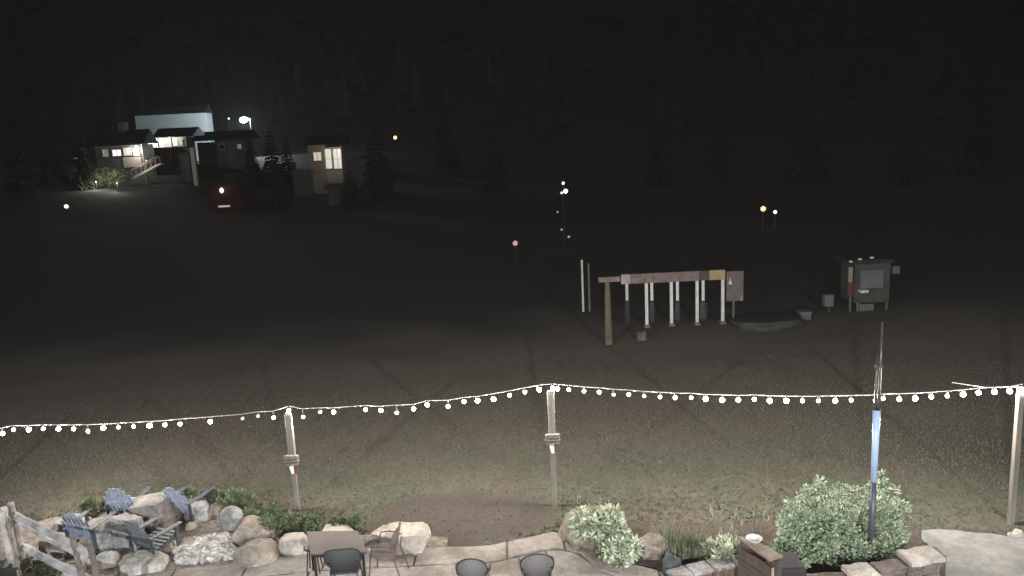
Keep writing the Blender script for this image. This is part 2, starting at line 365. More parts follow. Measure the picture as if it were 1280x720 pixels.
# ------------------------------------------------------------ adirondack chairs
frame_dark = mat('dark_frame', (.04, .048, .06), (.065, .075, .095), 9, .55, .1)  # darker tone for the legs, arms and side rails
def make_adirondack():
    t = empty('adirondack_chair', (0, 0, 0), '', 'chair', 'adirondack chairs round the fire pit boulder')
    # faces +x, origin on the ground under the seat
    back_dir = Vector((-.42, 0, .91)).normalized(); b0 = Vector((-.22, 0, .24))
    for i in range(7):
        yy = (i-3)*.078; top = .86-.26*(abs(i-3)/3)**2.2
        MB().bar(b0+Vector((0, yy, 0)), b0+Vector((0, yy*1.12, 0))+back_dir*top, .066, .02, up=(1, 0, .4)).build('back_slat', blue_paint, t, bevel=.006)
    MB().bar(b0+Vector((-.02, -.27, .06)), b0+Vector((-.02, .27, .06)), .03, .07).build('back_rail', blue_paint, t)
    MB().bar(b0+Vector((-.02, -.24, 0))+back_dir*.42, b0+Vector((-.02, .24, 0))+back_dir*.42, .03, .04).build('back_rail', blue_paint, t)
    for i in range(6):
        xx = .33-i*.1; zz = .36-(i*.1)*.22
        MB().bar((xx, -.27, zz), (xx, .27, zz), .082, .02).build('seat_slat', blue_paint, t, bevel=.005)
    for s in (-1, 1):
        MB().bar((.40, s*.25, .33), (-.58, s*.25, .03), .03, .10).build('side_rail', frame_dark, t)
        MB().bar((.34, s*.29, 0), (.34, s*.29, .54), .09, .03).build('front_leg', frame_dark, t)
        MB().bar((-.32, s*.29, .02), (-.36, s*.29, .54), .07, .03).build('back_leg', frame_dark, t)
        MB().prism([(-.42, s*.26), (.40, s*.26), (.44, s*.30), (.42, s*.39), (.1, s*.40), (-.42, s*.32)], .545, .568).build('arm', frame_dark, t, bevel=.005)
    return t
CH = [((141, 611), 92, 'tall blue slatted adirondack chair left of the flat topped boulder'),
      ((86, 642), 84, 'leftmost blue adirondack chair, next to the split rail fence'),
      ((211, 610), 76, 'farthest right blue adirondack chair, in front of the green ground cover'),
      ((160, 652), 68, 'nearest adirondack chair, dark framed, between the pale foreground boulder and the gravel')]
proto = make_adirondack()
dk = mat('dark_teal_paint', (.085, .105, .12), (.13, .155, .17), 9, .6, .15)
for i, ((px, py), a, lab) in enumerate(CH):
    o = proto if i == 0 else copy_tree(proto)
    S_ = .84; p = G(px, py, .02+1.01*S_); o.location = (p.x+.58*S_*math.cos(R(a)), p.y+.58*S_*math.sin(R(a)), .02); o.rotation_euler.z = R(a); o['label'] = lab; o.scale = (S_,)*3
    if i == 3:
        for c in o.children:
            if c.data.materials[0] == blue_paint: c.data = c.data.copy(); c.data.materials[0] = dk

# ------------------------------------------------------------ split rail fence, far left
fr = empty('split_rail_fence', G(60, 690), 'weathered grey split rail fence running down to the bottom left of the fire pit', 'fence')
def P3(px, py, z): return G(px, py, z)
def rough_rail(a, b, r, name='rail', m=wood_rail, seed=0):
    pts = [Vector(a).lerp(Vector(b), i/10) for i in range(11)]
    mb = MB(); mb.tube(pts, [r*(1+.1*noise.noise(Vector((i*.7, seed, 0)))) for i in range(11)], 6)
    mb.v = [tuple(Vector(v)+Vector((noise.noise(Vector(v)*5), noise.noise(Vector(v)*5+Vector((9, 0, 0))), noise.noise(Vector(v)*5+Vector((0, 9, 0)))))*.009) for v in mb.v]
    return mb.build(name, m, fr)
rough_rail(P3(6, 637, 1.05), P3(112, 692, .95), .058, seed=1)
rough_rail(P3(8, 646, .93), P3(114, 703, .8), .034, seed=2)
rough_rail(P3(20, 680, .42), P3(118, 728, .38), .062, seed=3)
for a, b in (((0, 640), (12, 700)), ((4, 634), (22, 690)), ((13, 628), (28, 672))):
    rough_rail(P3(a[0], a[1], 1.25), Vector((P3(a[0], a[1], 1.25).x+.08, P3(a[0], a[1], 1.25).y-.02, 0)), .048, 'post', seed=a[0])
for a in ((91, 672), (112, 680)):
    t_ = P3(a[0], a[1], 1.15); rough_rail(t_, (t_.x+.1, t_.y-.05, 0), .046, 'post', wood_dark if False else mat('dark_post_wood', (.09, .075, .065), (.2, .17, .15), 5, .9, .8), seed=a[0])

t = empty('black_box', G(6, 724), 'corner of a black box at the bottom left of the picture', 'box')
p = G(4, 711, .62); MB().box((p.x-.1, p.y-.25, .3), (.62, .5, .6)).build('body', black_metal, t, bevel=.01); MB().box((p.x-.1, p.y-.25, .615), (.66, .54, .03)).build('lid', black_metal, t, bevel=.008)

# ------------------------------------------------------------ patio table and chairs
def table():
    z = .72; c = [G(383, 664, z), G(447, 663, z), G(459, 690, z), G(388, 692, z)]
    ctr = sum(c, Vector())/4; t = empty('patio_table', (ctr.x, ctr.y, .055), 'brown grey rectangular patio table with a plain top and dark legs', 'table')
    cc = [ctr+(v-ctr)*1.0 for v in c]
    MB().prism([(v.x, v.y) for v in cc][::-1], z-.03, z).build('tabletop', mat('brown_grey_tabletop', (.105, .085, .08), (.13, .108, .1), 3, .55, .05), t, bevel=.008)
    for v in cc:
        l = ctr+(v-ctr)*.86; MB().bar((l.x, l.y, .055), (l.x, l.y, z-.03), .04, .04).build('leg', black_metal, t)
    for i in range(4):
        a, b_ = ctr+(cc[i]-ctr)*.86, ctr+(cc[(i+1) % 4]-ctr)*.86
        MB().bar((a.x, a.y, z-.065), (b_.x, b_.y, z-.065), .025, .05).build('apron', black_metal, t)
table()
def side_chair(loc, rz, label, m_frame, m_back, round_back=False, group='metal patio chairs', bw=.46, cushion=None):
    t = empty('patio_chair', (0, 0, 0), label, 'chair', group)   # faces +y
    sw = .44
    MB().prism([(-sw/2, -.2), (sw/2, -.2), (sw/2+.02, .1), (sw/2-.05, .22), (-sw/2+.05, .22), (-sw/2-.02, .1)], .42, .445).build('seat', m_back, t, bevel=.01)
    if cushion: MB().prism([(math.cos(a)*.19, math.sin(a)*.19) for a in [k*.4488 for k in range(14)]], .447, .49, .015).build('cushion', cushion, t, True)
    n = 24; mb = MB(); vs = []; cz = .68 if round_back else .70; rx = bw/2; rz_ = .23 if round_back else .19
    for lay in (-.008, .008):
        for k in range(n):
            a = 2*math.pi*k/n; ex = 1 if round_back else .72
            ca, sa = math.cos(a), math.sin(a); x = rx*math.copysign(abs(ca)**ex, ca); z = rz_*math.copysign(abs(sa)**ex, sa)
            vs.append((x, -.23-.05*(z/.2)+.12*(x/rx)**2*.5+lay, cz+z))
        vs.append((0, -.23+lay, cz))
    fs = [(n, k, (k+1) % n) for k in range(n)]+[(2*n+1, n+1+(k+1) % n, n+1+k) for k in range(n)]+[(k, (k+1) % n, n+1+(k+1) % n, n+1+k) for k in range(n)]
    mb.add(vs, fs); mb.build('backrest', m_back, t, True)
    ring = [(v[0], v[1]+.008, v[2]) for v in vs[:n]]; MB().tube(ring+[ring[0]], .012, 6, False).build('back_frame', m_frame, t, True)
    for s in (-1, 1):
        MB().tube([(s*.2, -.19, .43), (s*.23, -.30, 0)], .012, 6).build('leg', m_frame, t)
        MB().tube([(s*.2, .19, .43), (s*.23, .24, 0)], .012, 6).build('leg', m_frame, t)
        MB().tube([(s*.17, -.2, .43), (s*.19, -.225, .58)], .011, 6).build('back_support', m_frame, t)
        MB().tube([(s*.215, -.21, .62), (s*.26, -.02, .64), (s*.25, .14, .62), (s*.22, .19, .43)], .012, 6).build('arm', m_frame, t)
    t.location = loc; t.rotation_euler.z = rz; return t
def chair_at(px, py, ztop, rz, **k):   # pixel of the top of the back
    p = G(px, py, ztop); d = Vector((math.sin(rz)*-.23, math.cos(rz)*.23)); side_chair((p.x-math.sin(rz)*.26, p.y+math.cos(rz)*.26, .055), rz, **k)
dgreen = mat('dark_green_grey_sling', (.035, .04, .04), (.055, .06, .06), 30, .8, .2)
chair_at(426, 687, .93, R(4), label='dark backed patio chair pushed up to the front of the table', m_frame=black_metal, m_back=dgreen, bw=.56)
chair_at(499, 657, .93, R(82), label='brown patio chair seen from the side, facing left towards the table', m_frame=bronze_metal, m_back=mat('brown_sling', (.11, .09, .08), (.16, .13, .12), 30, .8, .2), bw=.42)
chair_at(588, 697, .97, R(-3), label='left of the two round backed chairs at the bottom of the picture', m_frame=black_metal, m_back=mesh_grey, round_back=True, bw=.45)
chair_at(671, 691, .97, R(2), label='right of the two round backed chairs, with a pale cushion on its seat', m_frame=black_metal, m_back=mesh_grey, round_back=True, bw=.5, cushion=white_paint)
p = G(394, 714, .05); t = empty('stool', (p.x, p.y, .055), 'low dark stool tucked under the left end of the table', 'stool')
MB().prism([(p.x+math.cos(a)*.15, p.y+math.sin(a)*.12) for a in [k*.3927 for k in range(16)]], .46, .5).build('seat', black_metal, t)
for a in (.8, 2.4, 3.9, 5.5): MB().tube([(p.x+math.cos(a)*.1, p.y+math.sin(a)*.1, .46), (p.x+math.cos(a)*.15, p.y+math.sin(a)*.15, .055)], .012, 6).build('leg', black_metal, t)
n = 20
boulder(842, 723, 26, 34, mat('dark_slate_rock', (.04, .045, .05), (.10, .11, .12), 4, .8, 1.2, 9, speck=.3), 'dark slate coloured stone at the foot of the ornamental grass', 97)

# ------------------------------------------------------------ counter with white bowl
z = 1.0; A, B, C_, D_ = G(921, 670, z), G(938, 672, z), G(979, 694, z), G(962, 699, z)
ctr = (A+B+C_+D_)/4; t = empty('side_counter', (ctr.x, ctr.y, 0), 'narrow wood topped counter with a dark body at the left of the big shrub', 'counter')
MB().prism([(v.x, v.y) for v in (A, D_, C_, B)], z-.04, z).build('countertop', mat('brown_counter_wood', (.17, .13, .10), (.26, .21, .165), 8, .6, .3), t, bevel=.006)
ax = ((D_-A)+(C_-B)); ax.z = 0; L_ = ax.length/2; ax.normalize(); wv = Vector((-ax.y, ax.x, 0))
if wv.dot(B-A) < 0: wv = -wv
for k in (-1, 1):
    c = ctr+ax*(L_/2-.06)*k; MB().bar((c.x, c.y, .02), (c.x, c.y, z-.04), .06, .22, up=ax).build('end_panel', wood_dark, t)
for s in (-1, 1):
    for i in range(5):
        zz = .12+i*.17; a = ctr-ax*(L_/2-.02)+wv*.11*s; b_ = ctr+ax*(L_/2-.02)+wv*.11*s
        MB().bar((a.x, a.y, zz), (b_.x, b_.y, zz), .02, .155).build('side_board', wood_dark, t)
c = ctr+ax*(L_/2-.02)-wv*.02; MB().bar((c.x, c.y, .66), (c.x, c.y, .84), .10, .02, up=ax).build('pale_block', wood_tan, t)
p = ctr-ax*(L_*.22)+wv*.03; mb = MB(); prof = [(.05, 0), (.085, .02), (.115, .06), (.12, .062), (.11, .055), (.075, .022), (.0, .015)]
vs = [(p.x+r*math.cos(k*2*math.pi/n), p.y+r*math.sin(k*2*math.pi/n), z+h) for r, h in prof for k in range(n)]
o = mb.add(vs, [(i*n+k, i*n+(k+1) % n, (i+1)*n+(k+1) % n, (i+1)*n+k) for i in range(len(prof)-1) for k in range(n)]).build('bowl', white_paint, smooth=True, loc=(p.x, p.y, z)); tag(o, 'small white bowl on the wood topped counter', 'bowl')
# dark bulk of a covered grill beside the counter
p = G(975, 716, .5); t = empty('covered_grill', (p.x+.05, p.y+.1, .02), 'dark covered box grill between the counter and the big shrub', 'grill')
MB().box((p.x+.05, p.y+.05, .36), (.55, .5, .62)).build('cover', mat('black_cover', (.018, .017, .02), (.03, .028, .032), 6, .8, .4), t, bevel=.04)
MB().box((p.x+.05, p.y+.05, .03), (.5, .45, .05)).build('base', black_metal, t)

# ------------------------------------------------------------ curved stone wall of the planting bed
sw = empty('stone_planter_wall', G(1120, 715), 'low curved stone wall with pale capstones at the right end of the planting bed', 'wall')
wp = [G(1000, 722, .35), G(1058, 717, .38), G(1092, 709, .42), G(1128, 698, .48), G(1172, 688, .52)]
q = random.Random(9)
for i in range(4):
    a, b_ = wp[i], wp[i+1]; nrow = 4
    for r_ in range(nrow):
        k = 2 if (b_-a).length < .6 else 3; tt = [0]+sorted(min(.95, (j+q.uniform(-.15, .15))/k) for j in range(1, k))+[1]
        for j in range(k):
            s, e = a.lerp(b_, tt[j]), a.lerp(b_, tt[j+1]); h = (a.z+b_.z)/2-.07; z0 = r_*h/nrow
            dirv = (e-s); dirv.z = 0; dirv.normalize(); s2, e2 = s+dirv*.006, e-dirv*.006; off = Vector((dirv.y, -dirv.x, 0))*q.uniform(-.015, .015)
            MB().bar(Vector((s2.x, s2.y, z0+h/nrow/2))+off, Vector((e2.x, e2.y, z0+h/nrow/2))+off, .26, h/nrow-.008).build('wall_stone', stoneb, sw, bevel=.015)
    big_ = i in (1, 3); m_ = (a+b_)/2; dv = (b_-a); dv.z = 0; L2 = dv.length; dv.normalize(); nv = Vector((-dv.y, dv.x, 0)); wd = .19 if big_ else .13
    pp = [a+dv*.02-nv*wd, a+dv*L2*.3-nv*wd*1.1, a+dv*L2*.7-nv*wd*.9, a+dv*L2*.97-nv*wd*1.05, b_+nv*wd*.8, a+dv*L2*.6+nv*wd*1.05, a+dv*L2*.3+nv*wd*.85, a+dv*.03+nv*wd]
    zc = m_.z-.065; MB().prism([(v.x, v.y) for v in pp], zc, zc+(.09 if big_ else .05), .02).build('capstone', stonep if big_ else stoneb, sw)
pe = wp[4]; MB().box((pe.x+.03, pe.y+.02, pe.z/2-.02), (.08, .3, pe.z-.02)).build('end_post', wood_dark, sw, bevel=.008)

ke = empty('bed_edging', G(890, 712), 'low curved edging of pale flat stones with brown faces left of the wood topped counter', 'edging')
kp = [G(838, 721, .2), G(862, 713, .22), G(888, 707, .22), G(916, 702, .22), G(934, 700, .22)]
for i in range(4):
    a, b_ = kp[i], kp[i+1]; d = (b_-a); d.z = 0; d.normalize(); a2_, b2_ = a+d*.01, b_-d*.01
    MB().bar((a2_.x, a2_.y, .08), (b2_.x, b2_.y, .08), .2, .17).build('face_stone', mat('rust_brown_stone', (.12, .075, .055), (.22, .15, .115), 5, .9, 1, 9, speck=.3), ke, bevel=.02)
    MB().bar((a2_.x, a2_.y+.02, .2), (b2_.x, b2_.y+.02, .2), .30, .055).build('top_stone', stoneg, ke, bevel=.012)

# ------------------------------------------------------------ plants
def leafy(name, loc, rx, ry, h, nleaf, ls, m, label, cat='shrub', group=None, seed=0, mound=.6, clumps=14, upright=.0, stems=True, aspect=2.0, parent=None, wood=None, cl_in=None):
    q = random.Random(seed); t = empty(name, loc, label, cat, group)
    cl = []
    for i in range(clumps):
        a = q.uniform(0, 6.283); r = math.sqrt(q.random())*.78; cz = q.uniform(.3, .95)*(1-r*r*.55)
        cl.append((Vector((math.cos(a)*r*rx, math.sin(a)*r*ry, cz*h*.85)), q.uniform(.20, .34)*min(rx, ry, h)*1.25))
    if cl_in: cl = [(Vector(c[:3]), c[3]) for c in cl_in]
    tot = sum(c[1]**2 for c in cl)
    mb = MB(); st = MB()
    for c, cr in cl:
        for _ in range(int(nleaf*cr*cr/tot)):
            d = Vector((q.gauss(0, 1), q.gauss(0, 1), q.gauss(.25, .9))).normalized(); p = c+d*cr*q.uniform(.55, 1.08)*Vector((1, 1, 1)).length/1.732
            if p.z < .02: continue
            ax = (d+Vector((q.gauss(0, .5), q.gauss(0, .5), q.gauss(upright, .4)))).normalized(); sd = ax.cross(Vector((q.gauss(0, .4), q.gauss(0, .4), 1))).normalized(); l = ls*q.uniform(.6, 1.3); wd = l/aspect
            nn = ax.cross(sd)*l*.12
            mb.add([p, p+ax*l*.5+sd*wd/2+nn, p+ax*l, p+ax*l*.5-sd*wd/2+nn], [(0, 1, 2), (0, 2, 3)])
        if stems: st.tube([(c.x*.15, c.y*.15, 0), (c.x*.6, c.y*.6, c.z*.5), tuple(c)], [.018, .012, .006], 5)
    # build in local space
    me = bpy.data.meshes.new('foliage'); me.from_pydata(mb.v, [], mb.f); me.materials.append(m)
    o = bpy.data.objects.new('foliage', me); col.objects.link(o); o.parent = t
    if stems:
        o = bpy.data.objects.new('stems', st.mesh('stems', wood or bark_m)); col.objects.link(o); o.parent = t
    return t
leaf_big = mat('silver_green_leaf', (.15, .22, .13), (.42, .50, .37), 7, .6, island=.5)
leaf_var = mat('variegated_leaf', (.15, .20, .12), (.58, .62, .48), 9, .55, island=.5)
leaf_gc = mat('ground_cover_leaf', (.06, .085, .045), (.15, .19, .11), 5, .8, island=.5)
leaf_dark = mat('deep_green_leaf', (.05, .075, .05), (.13, .17, .11), 7, .6, island=.5)
def lat(px, py, z=.02): p = G(px, py); return (p.x, p.y, z)
p = G(1066, 712); q = random.Random(4)
big = [(q.uniform(-1.12, 1.12), q.uniform(-.3, .6), q.uniform(.12, .98), q.uniform(.2, .36)) for _ in range(34)]
shoots = [(-1.05, .2, 1.12, .13), (-.82, .1, 1.38, .14), (-.78, .1, 1.55, .09), (-.5, .2, 1.5, .15), (-.45, .2, 1.68, .09), (-.12, .1, 1.42, .14), (.0, .2, 1.50, .1), (.28, .3, 1.32, .12), (.62, .2, 1.45, .13), (.78, .2, 1.52, .14), (.82, .2, 1.74, .10), (.98, .1, 1.38, .14), (1.12, 0, 1.1, .14), (1.2, 0, .92, .12), (-.3, .1, 1.35, .16), (.45, .1, 1.3, .15), (-1.2, .1, .8, .14)]
big = [(x*.78, y*.8, z*(1.28-.25*abs(x))*.58, r*.8) for x, y, z, r in big]; shoots = [(x*.80, y*.8, z*.70, r*.8) for x, y, z, r in shoots]; big += [(q.uniform(-1.0, .6), q.uniform(-.5, -.15), q.uniform(.08, .3), q.uniform(.13, .2)) for _ in range(12)]
leafy('large_shrub', (p.x+.05, p.y+.45, .05), 1.12, .75, 1.35, 13000, .062, leaf_big, 'tallest and widest pale green leafy shrub growing round the foot of the metal pole', seed=1, upright=.3, aspect=1.5, cl_in=big+shoots)
p = G(1000, 716); leafy('large_shrub', (p.x, p.y+.2, .02), .42, .35, .5, 1800, .06, leaf_big, 'lower pale green shrub filling in left of the tallest shrub beside the grill', seed=3, clumps=12, upright=.2, aspect=1.5)
leafy('variegated_shrub', lat(746, 688), .56, .42, .82, 2600, .105, leaf_var, 'silvery leaved shrub growing over the domed boulder, the upper of the pair', seed=4, clumps=14, upright=-.4, group='variegated shrubs by the domed boulder')
leafy('variegated_shrub', lat(774, 701), .42, .32, .50, 1900, .10, leaf_var, 'silvery leaved shrub hanging over the patio edge, the lower of the pair', seed=5, clumps=14, upright=-.4, group='variegated shrubs by the domed boulder')
leafy('broad_leaved_plant', lat(902, 704), .34, .27, .42, 800, .13, leaf_var, 'pale broad leaved plant left of the wood topped counter', 'plant', seed=6, clumps=9, upright=.1, stems=False, aspect=3)
leafy('low_plant', lat(845, 700), .36, .22, .24, 700, .08, leaf_dark, 'low dark green plant above the dark slate stone', 'plant', seed=7, clumps=9, stems=False)
leafy('wall_plant', G(1148, 712, .05), .2, .16, .5, 520, .06, leaf_dark, 'deep green trailing plant against the curved stone wall', 'plant', seed=8, clumps=8, stems=False)
p = G(1040, 716); leafy('wall_plant', (p.x, p.y+.1, .3), .3, .2, .3, 700, .06, leaf_big, 'pale green plant spilling over the left part of the stone wall', 'plant', seed=9, clumps=8, stems=False)
for i, (px, py, rx, ry, h, lab) in enumerate([
    (232, 640, .42, .3, .42, 'light green bush left end of the ground cover, behind the farthest chair'),
    (262, 640, .45, .3, .45, 'light green bush second from the left behind the small tan boulder'),
    (298, 640, .42, .3, .5, 'tallest green bush in the middle of the ground cover'),
    (330, 655, .45, .34, .42, 'green bush behind the rounded tan boulder'),
    (350, 668, .42, .3, .4, 'darker green bush between the tan boulders and the first pole'),
    (385, 664, .45, .28, .26, 'low green bush at the foot of the first pole'),
    (430, 662, .42, .2, .2, 'low grassy bush behind the patio table'),
    (116, 642, .3, .22, .26, 'small green bush left of the tall blue chair'),
    (20, 716, .34, .24, .26, 'grassy clump left of the lowest fence rail'),
    (62, 722, .3, .2, .22, 'grassy clump at the bottom between the fence stones')]):
    leafy('ground_cover_bush', lat(px, py), rx, ry, h, 1100, .065, leaf_gc, lab, 'bush', 'green bushes along the back of the patio', seed=20+i, clumps=10, upright=.5)
# ornamental grass and flower stalks
def tuft(name, px, py, r, h, n, m, label, seed, heads=None, lean=.5):
    q = random.Random(seed); t = empty(name, lat(px, py), label, 'grass' if 'grass' in name else 'plant'); mb = MB(); hd = MB()
    for _ in range(n):
        a = q.uniform(0, 6.283); rr = r*math.sqrt(q.random())*.5; b0 = Vector((math.cos(a)*rr, math.sin(a)*rr, 0)); hh = h*q.uniform(.6, 1.1); ln = q.uniform(.1, lean)*hh
        dr = Vector((math.cos(a+q.gauss(0, .5)), math.sin(a+q.gauss(0, .5)), 0)); sd = Vector((-dr.y, dr.x, 0))*.006
        p1 = b0+dr*ln*.35+Vector((0, 0, hh*.6)); p2 = b0+dr*ln+Vector((0, 0, hh))
        mb.add([b0-sd, b0+sd, p1+sd*.8, p1-sd*.8, p2], [(0, 1, 2, 3), (3, 2, 4)])
        if heads:
            for k in range(5):
                c = p1.lerp(p2, .45+k*.13); s = q.uniform(.005, .011); c = c+Vector((q.gauss(0, .008), q.gauss(0, .008), 0)); hd.add([c+Vector((s, 0, 0)), c+Vector((-s, s, 0)), c+Vector((-s, -s, 0)), c+Vector((0, 0, s*2.2))], [(0, 1, 2), (0, 3, 1), (1, 3, 2), (2, 3, 0)])
    me = bpy.data.meshes.new('blades'); me.from_pydata(mb.v, [], mb.f); me.materials.append(m); o = bpy.data.objects.new('blades', me); col.objects.link(o); o.parent = t
    if heads:
        o = bpy.data.objects.new('flower_heads', hd.mesh('flower_heads', heads)); col.objects.link(o); o.parent = t; o['kind'] = 'stuff'
gr = mat('ornamental_grass_blade', (.12, .135, .085), (.22, .24, .16), 4, .8, island=.4); pale_tan = mat('dry_flower', (.32, .28, .22), (.5, .46, .38), 9, .8)
tuft('ornamental_grass', 838, 692, .62, .44, 420, gr, 'soft green ornamental grass clump left of the pale broad leaved plant', 31)
tuft('ornamental_grass', 868, 694, .5, .36, 300, gr, 'shorter ornamental grass clump right beside the pale broad leaved plant', 32)
tuft('flower_stalks', 740, 660, .5, .62, 9, gr, 'thin pale flower stalks standing above the domed boulder', 33, pale_tan, .15)
tuft('flower_stalks', 905, 684, .6, .55, 12, gr, 'thin flower stalks rising above the broad leaved plant', 34, pale_tan, .2)
tuft('flower_stalks', 945, 672, .5, .4, 10, gr, 'thin flower stalks behind the wood topped counter', 35, pale_tan, .3)

# ------------------------------------------------------------ poles and string lights
def string_y(px):
    return float(np.interp(px, [-60, 361, 693, 1277, 1340], [14.95, 14.6, 14.25, 12.78, 12.65]))
def light_pole(px, top_py, base_py, label, box=True, up_w=.125, lo_w=.085, yoff=0):
    Yp = string_y(px)+.03+yoff; top = W(px, top_py, Yp); x, y = top.x, top.y
    t = empty('light_pole', (x, y, 0), label, 'pole', 'timber poles carrying the string lights'); zt = top.z
    if box:
        zb = zt-.93
        MB().box((x, y, (zt+zb)/2), (up_w, .10, zt-zb)).build('upper_post', wood_weathered, t, bevel=.008)
        MB().box((x, y, zb/2-.1), (lo_w, .09, zb+.2)).build('lower_post', wood_weathered, t, bevel=.008)
        for i, (ww, hh, dz) in enumerate(((.27, .07, .045), (.29, .035, -.03), (.25, .035, -.09))):
            MB().box((x, y-.085, zb+dz+.02), (ww, .07, hh)).build('crossboard', wood_weathered, t, bevel=.004)
        MB().tube([(x-.02, y-.075, zb-.12), (x+.0, y-.08, zb-.27)], [.045, .03], 8).build('pale_hook', white_paint, t)
        MB().box((x+.06, y-.07, zb-.2), (.05, .05, .15)).build('red_tag', mat('dull_red', (.10, .032, .025), (.15, .05, .04), 9, .7), t)
    else:
        MB().box((x, y, zt/2-.1), (.095, .09, zt+.2)).build('post', wood_weathered, t, bevel=.008)
    return Vector((x, y, zt))
light_pole(360, 516, 638, 'leftmost timber pole with stacked crossboards, behind the green bushes')
light_pole(688, 488, 635, 'middle timber pole with stacked crossboards, on the bare lawn left of the domed boulder')
light_pole(1276, 486, 655, 'plain timber pole at the right edge beside the concrete path', box=False)
light_pole(-75, 548, 660, 'timber pole beyond the left edge carrying the end of the string lights', box=False)
ONB = emit('lit_bulb', BULB_COL, 45); OFFB = mat('unlit_frosted_bulb', (.75, .73, .7), (.85, .83, .8), 5, .2)
globe = ico(.036, 2).mesh('globe', ONB, smooth=True); globes = [globe]+[ico(r_, 2).mesh('globe', emit('lit_bulb_%s' % nm, BULB_COL, st_), smooth=True) for r_, nm, st_ in ((.032, 'soft', 18), (.042, 'strong', 110), (.034, 'plain', 30), (.039, 'bright', 70))]
qb = random.Random(12)
globe_off = ico(.034, 2).mesh('globe', OFFB, smooth=True)
sock = MB().tube([(0, 0, .03), (0, 0, .085)], [.017, .014], 8).mesh('socket', black_metal)
spans = [
 ([(-75, 545), (3, 542), (17, 537), (36, 537), (54, 536), (73, 536), (92, 536), (110, 539), (129, 535), (148, 534), (167, 533), (187, 532), (206, 531), (225, 530), (263, 527), (303, 523, 0), (322, 520, 0), (342, 522), (361, 513)], 'string of bulbs from the left edge of the picture to the first pole'),
 ([(362, 513, -1), (379, 521), (400, 515, 0), (417, 515), (457, 512), (476, 513), (496, 516), (517, 511), (534, 506), (560, 508), (580, 502), (597, 501), (617, 499), (637, 494), (656, 490), (674, 487), (691, 485)], 'string of bulbs climbing from the first pole to the middle pole'),
 ([(692, 485, -1), (697, 486), (711, 487), (730, 489), (749, 490), (767, 493, 0), (786, 493), (805, 495, 0), (825, 496), (844, 497), (864, 497), (882, 499), (903, 500), (923, 500), (943, 499), (962, 501), (983, 501), (1003, 501), (1023, 501), (1044, 501), (1064, 500), (1098, 499, -1)], 'string of bulbs from the middle pole to the tall metal pole'),
 ([(1099, 499, -1), (1104, 498), (1124, 499), (1144, 498), (1164, 496), (1184, 495), (1204, 493), (1223, 491), (1243, 490), (1262, 489), (1278, 486)], 'string of bulbs from the tall metal pole to the right edge')]
for sp, lab in spans:
    pts = [W(p[0], p[1], string_y(p[0])) for p in sp]
    t = empty('string_lights', pts[0], lab, 'string lights', 'strings of bulbs between the poles')
    zs_ = [p.z for p in pts]; n_ = len(zs_); cz = [max(zs_[i], sum(zs_[max(0, i-2):i+3])/len(zs_[max(0, i-2):i+3])) if 0 < i < n_-1 else zs_[i] for i in range(n_)]
    MB().tube([Vector((p.x, p.y, z_+.085)) for p, z_ in zip(pts, cz)], .008, 5, False).build('cable', cable_m, t)
    for p, s, z_ in zip(pts, sp, cz):
        if z_-p.z > .015 and (len(s) < 3 or s[2] >= 0): MB().tube([p+Vector((0, 0, .08)), Vector((p.x, p.y, z_+.085))], .006, 4, False).build('drop_wire', cable_m, t)
        st = s[2] if len(s) > 2 else 1
        if st < 0: continue
        o = bpy.data.objects.new('socket', sock); col.objects.link(o); o.parent = t; o.location = p-pts[0]
        b_ = bpy.data.objects.new('bulb', qb.choice(globes) if st else globe_off); col.objects.link(b_); b_.parent = o
        if st: lamp('bulb_light', p+Vector((0, 0, -.05)), BULB_W*qb.uniform(.6, 1.4), BULB_COL, None, .03).parent = None
# second bare cable near the right pole
a = W(1277, 484, 12.85); b_ = W(1190, 478, 14.2); c_ = W(1098, 480, 13.2)
o = MB().tube([a, a.lerp(b_, .5)-Vector((0, 0, .05)), b_], .008, 5, False).build('spare_cable', cable_m, loc=a); tag(o, 'bare pale cable leading off above the bulbs near the right pole', 'cable')

# tall metal pole
Yp = 11.72; top = W(1103, 402, Yp); x, y = W(1094, 560, Yp).x, Yp
t = empty('metal_pole', (x, y, 0), 'tall thin metal pole rising out of the big pale green shrub', 'pole')
zt = top.z; zm = W(1097, 512, Yp).z; zl = W(1090, 602, Yp).z; dkst = mat('dark_unlit_steel', (.045, .04, .038), (.07, .065, .062), 5, .3)  # unlit upper length of the pole painted as darker steel
MB().tube([(x, y, 0), (x, y, zl)], .042, 16).build('dark_foot', mat('dark_blue_unlit_steel', (.045, .055, .075), (.07, .08, .105), 5, .4), t, True)
MB().tube([(x, y, zl), (x, y, zm)], [.046, .056], 16).build('blue_lit_length', mat('blue_lit_steel', (.30, .41, .62), (.40, .50, .70), 4, .35, .05), t, True)  # floodlit length of the same pole painted as blue white steel
MB().tube([(x, y, zm), (x, y, zm+.012)], .058, 16).build('collar', black_metal, t, True)
MB().tube([(x-.028, y, zm+.01), (x-.028, y, zt-.5)], .018, 10).build('upper_tube', dkst, t, True)
MB().tube([(x+.028, y, zm+.01), (x+.028, y, zt)], .020, 10).build('upper_tube', dkst, t, True)
for dz in (.15, .7): MB().box((x, y, zm+dz), (.11, .055, .04)).build('clamp', dkst, t)

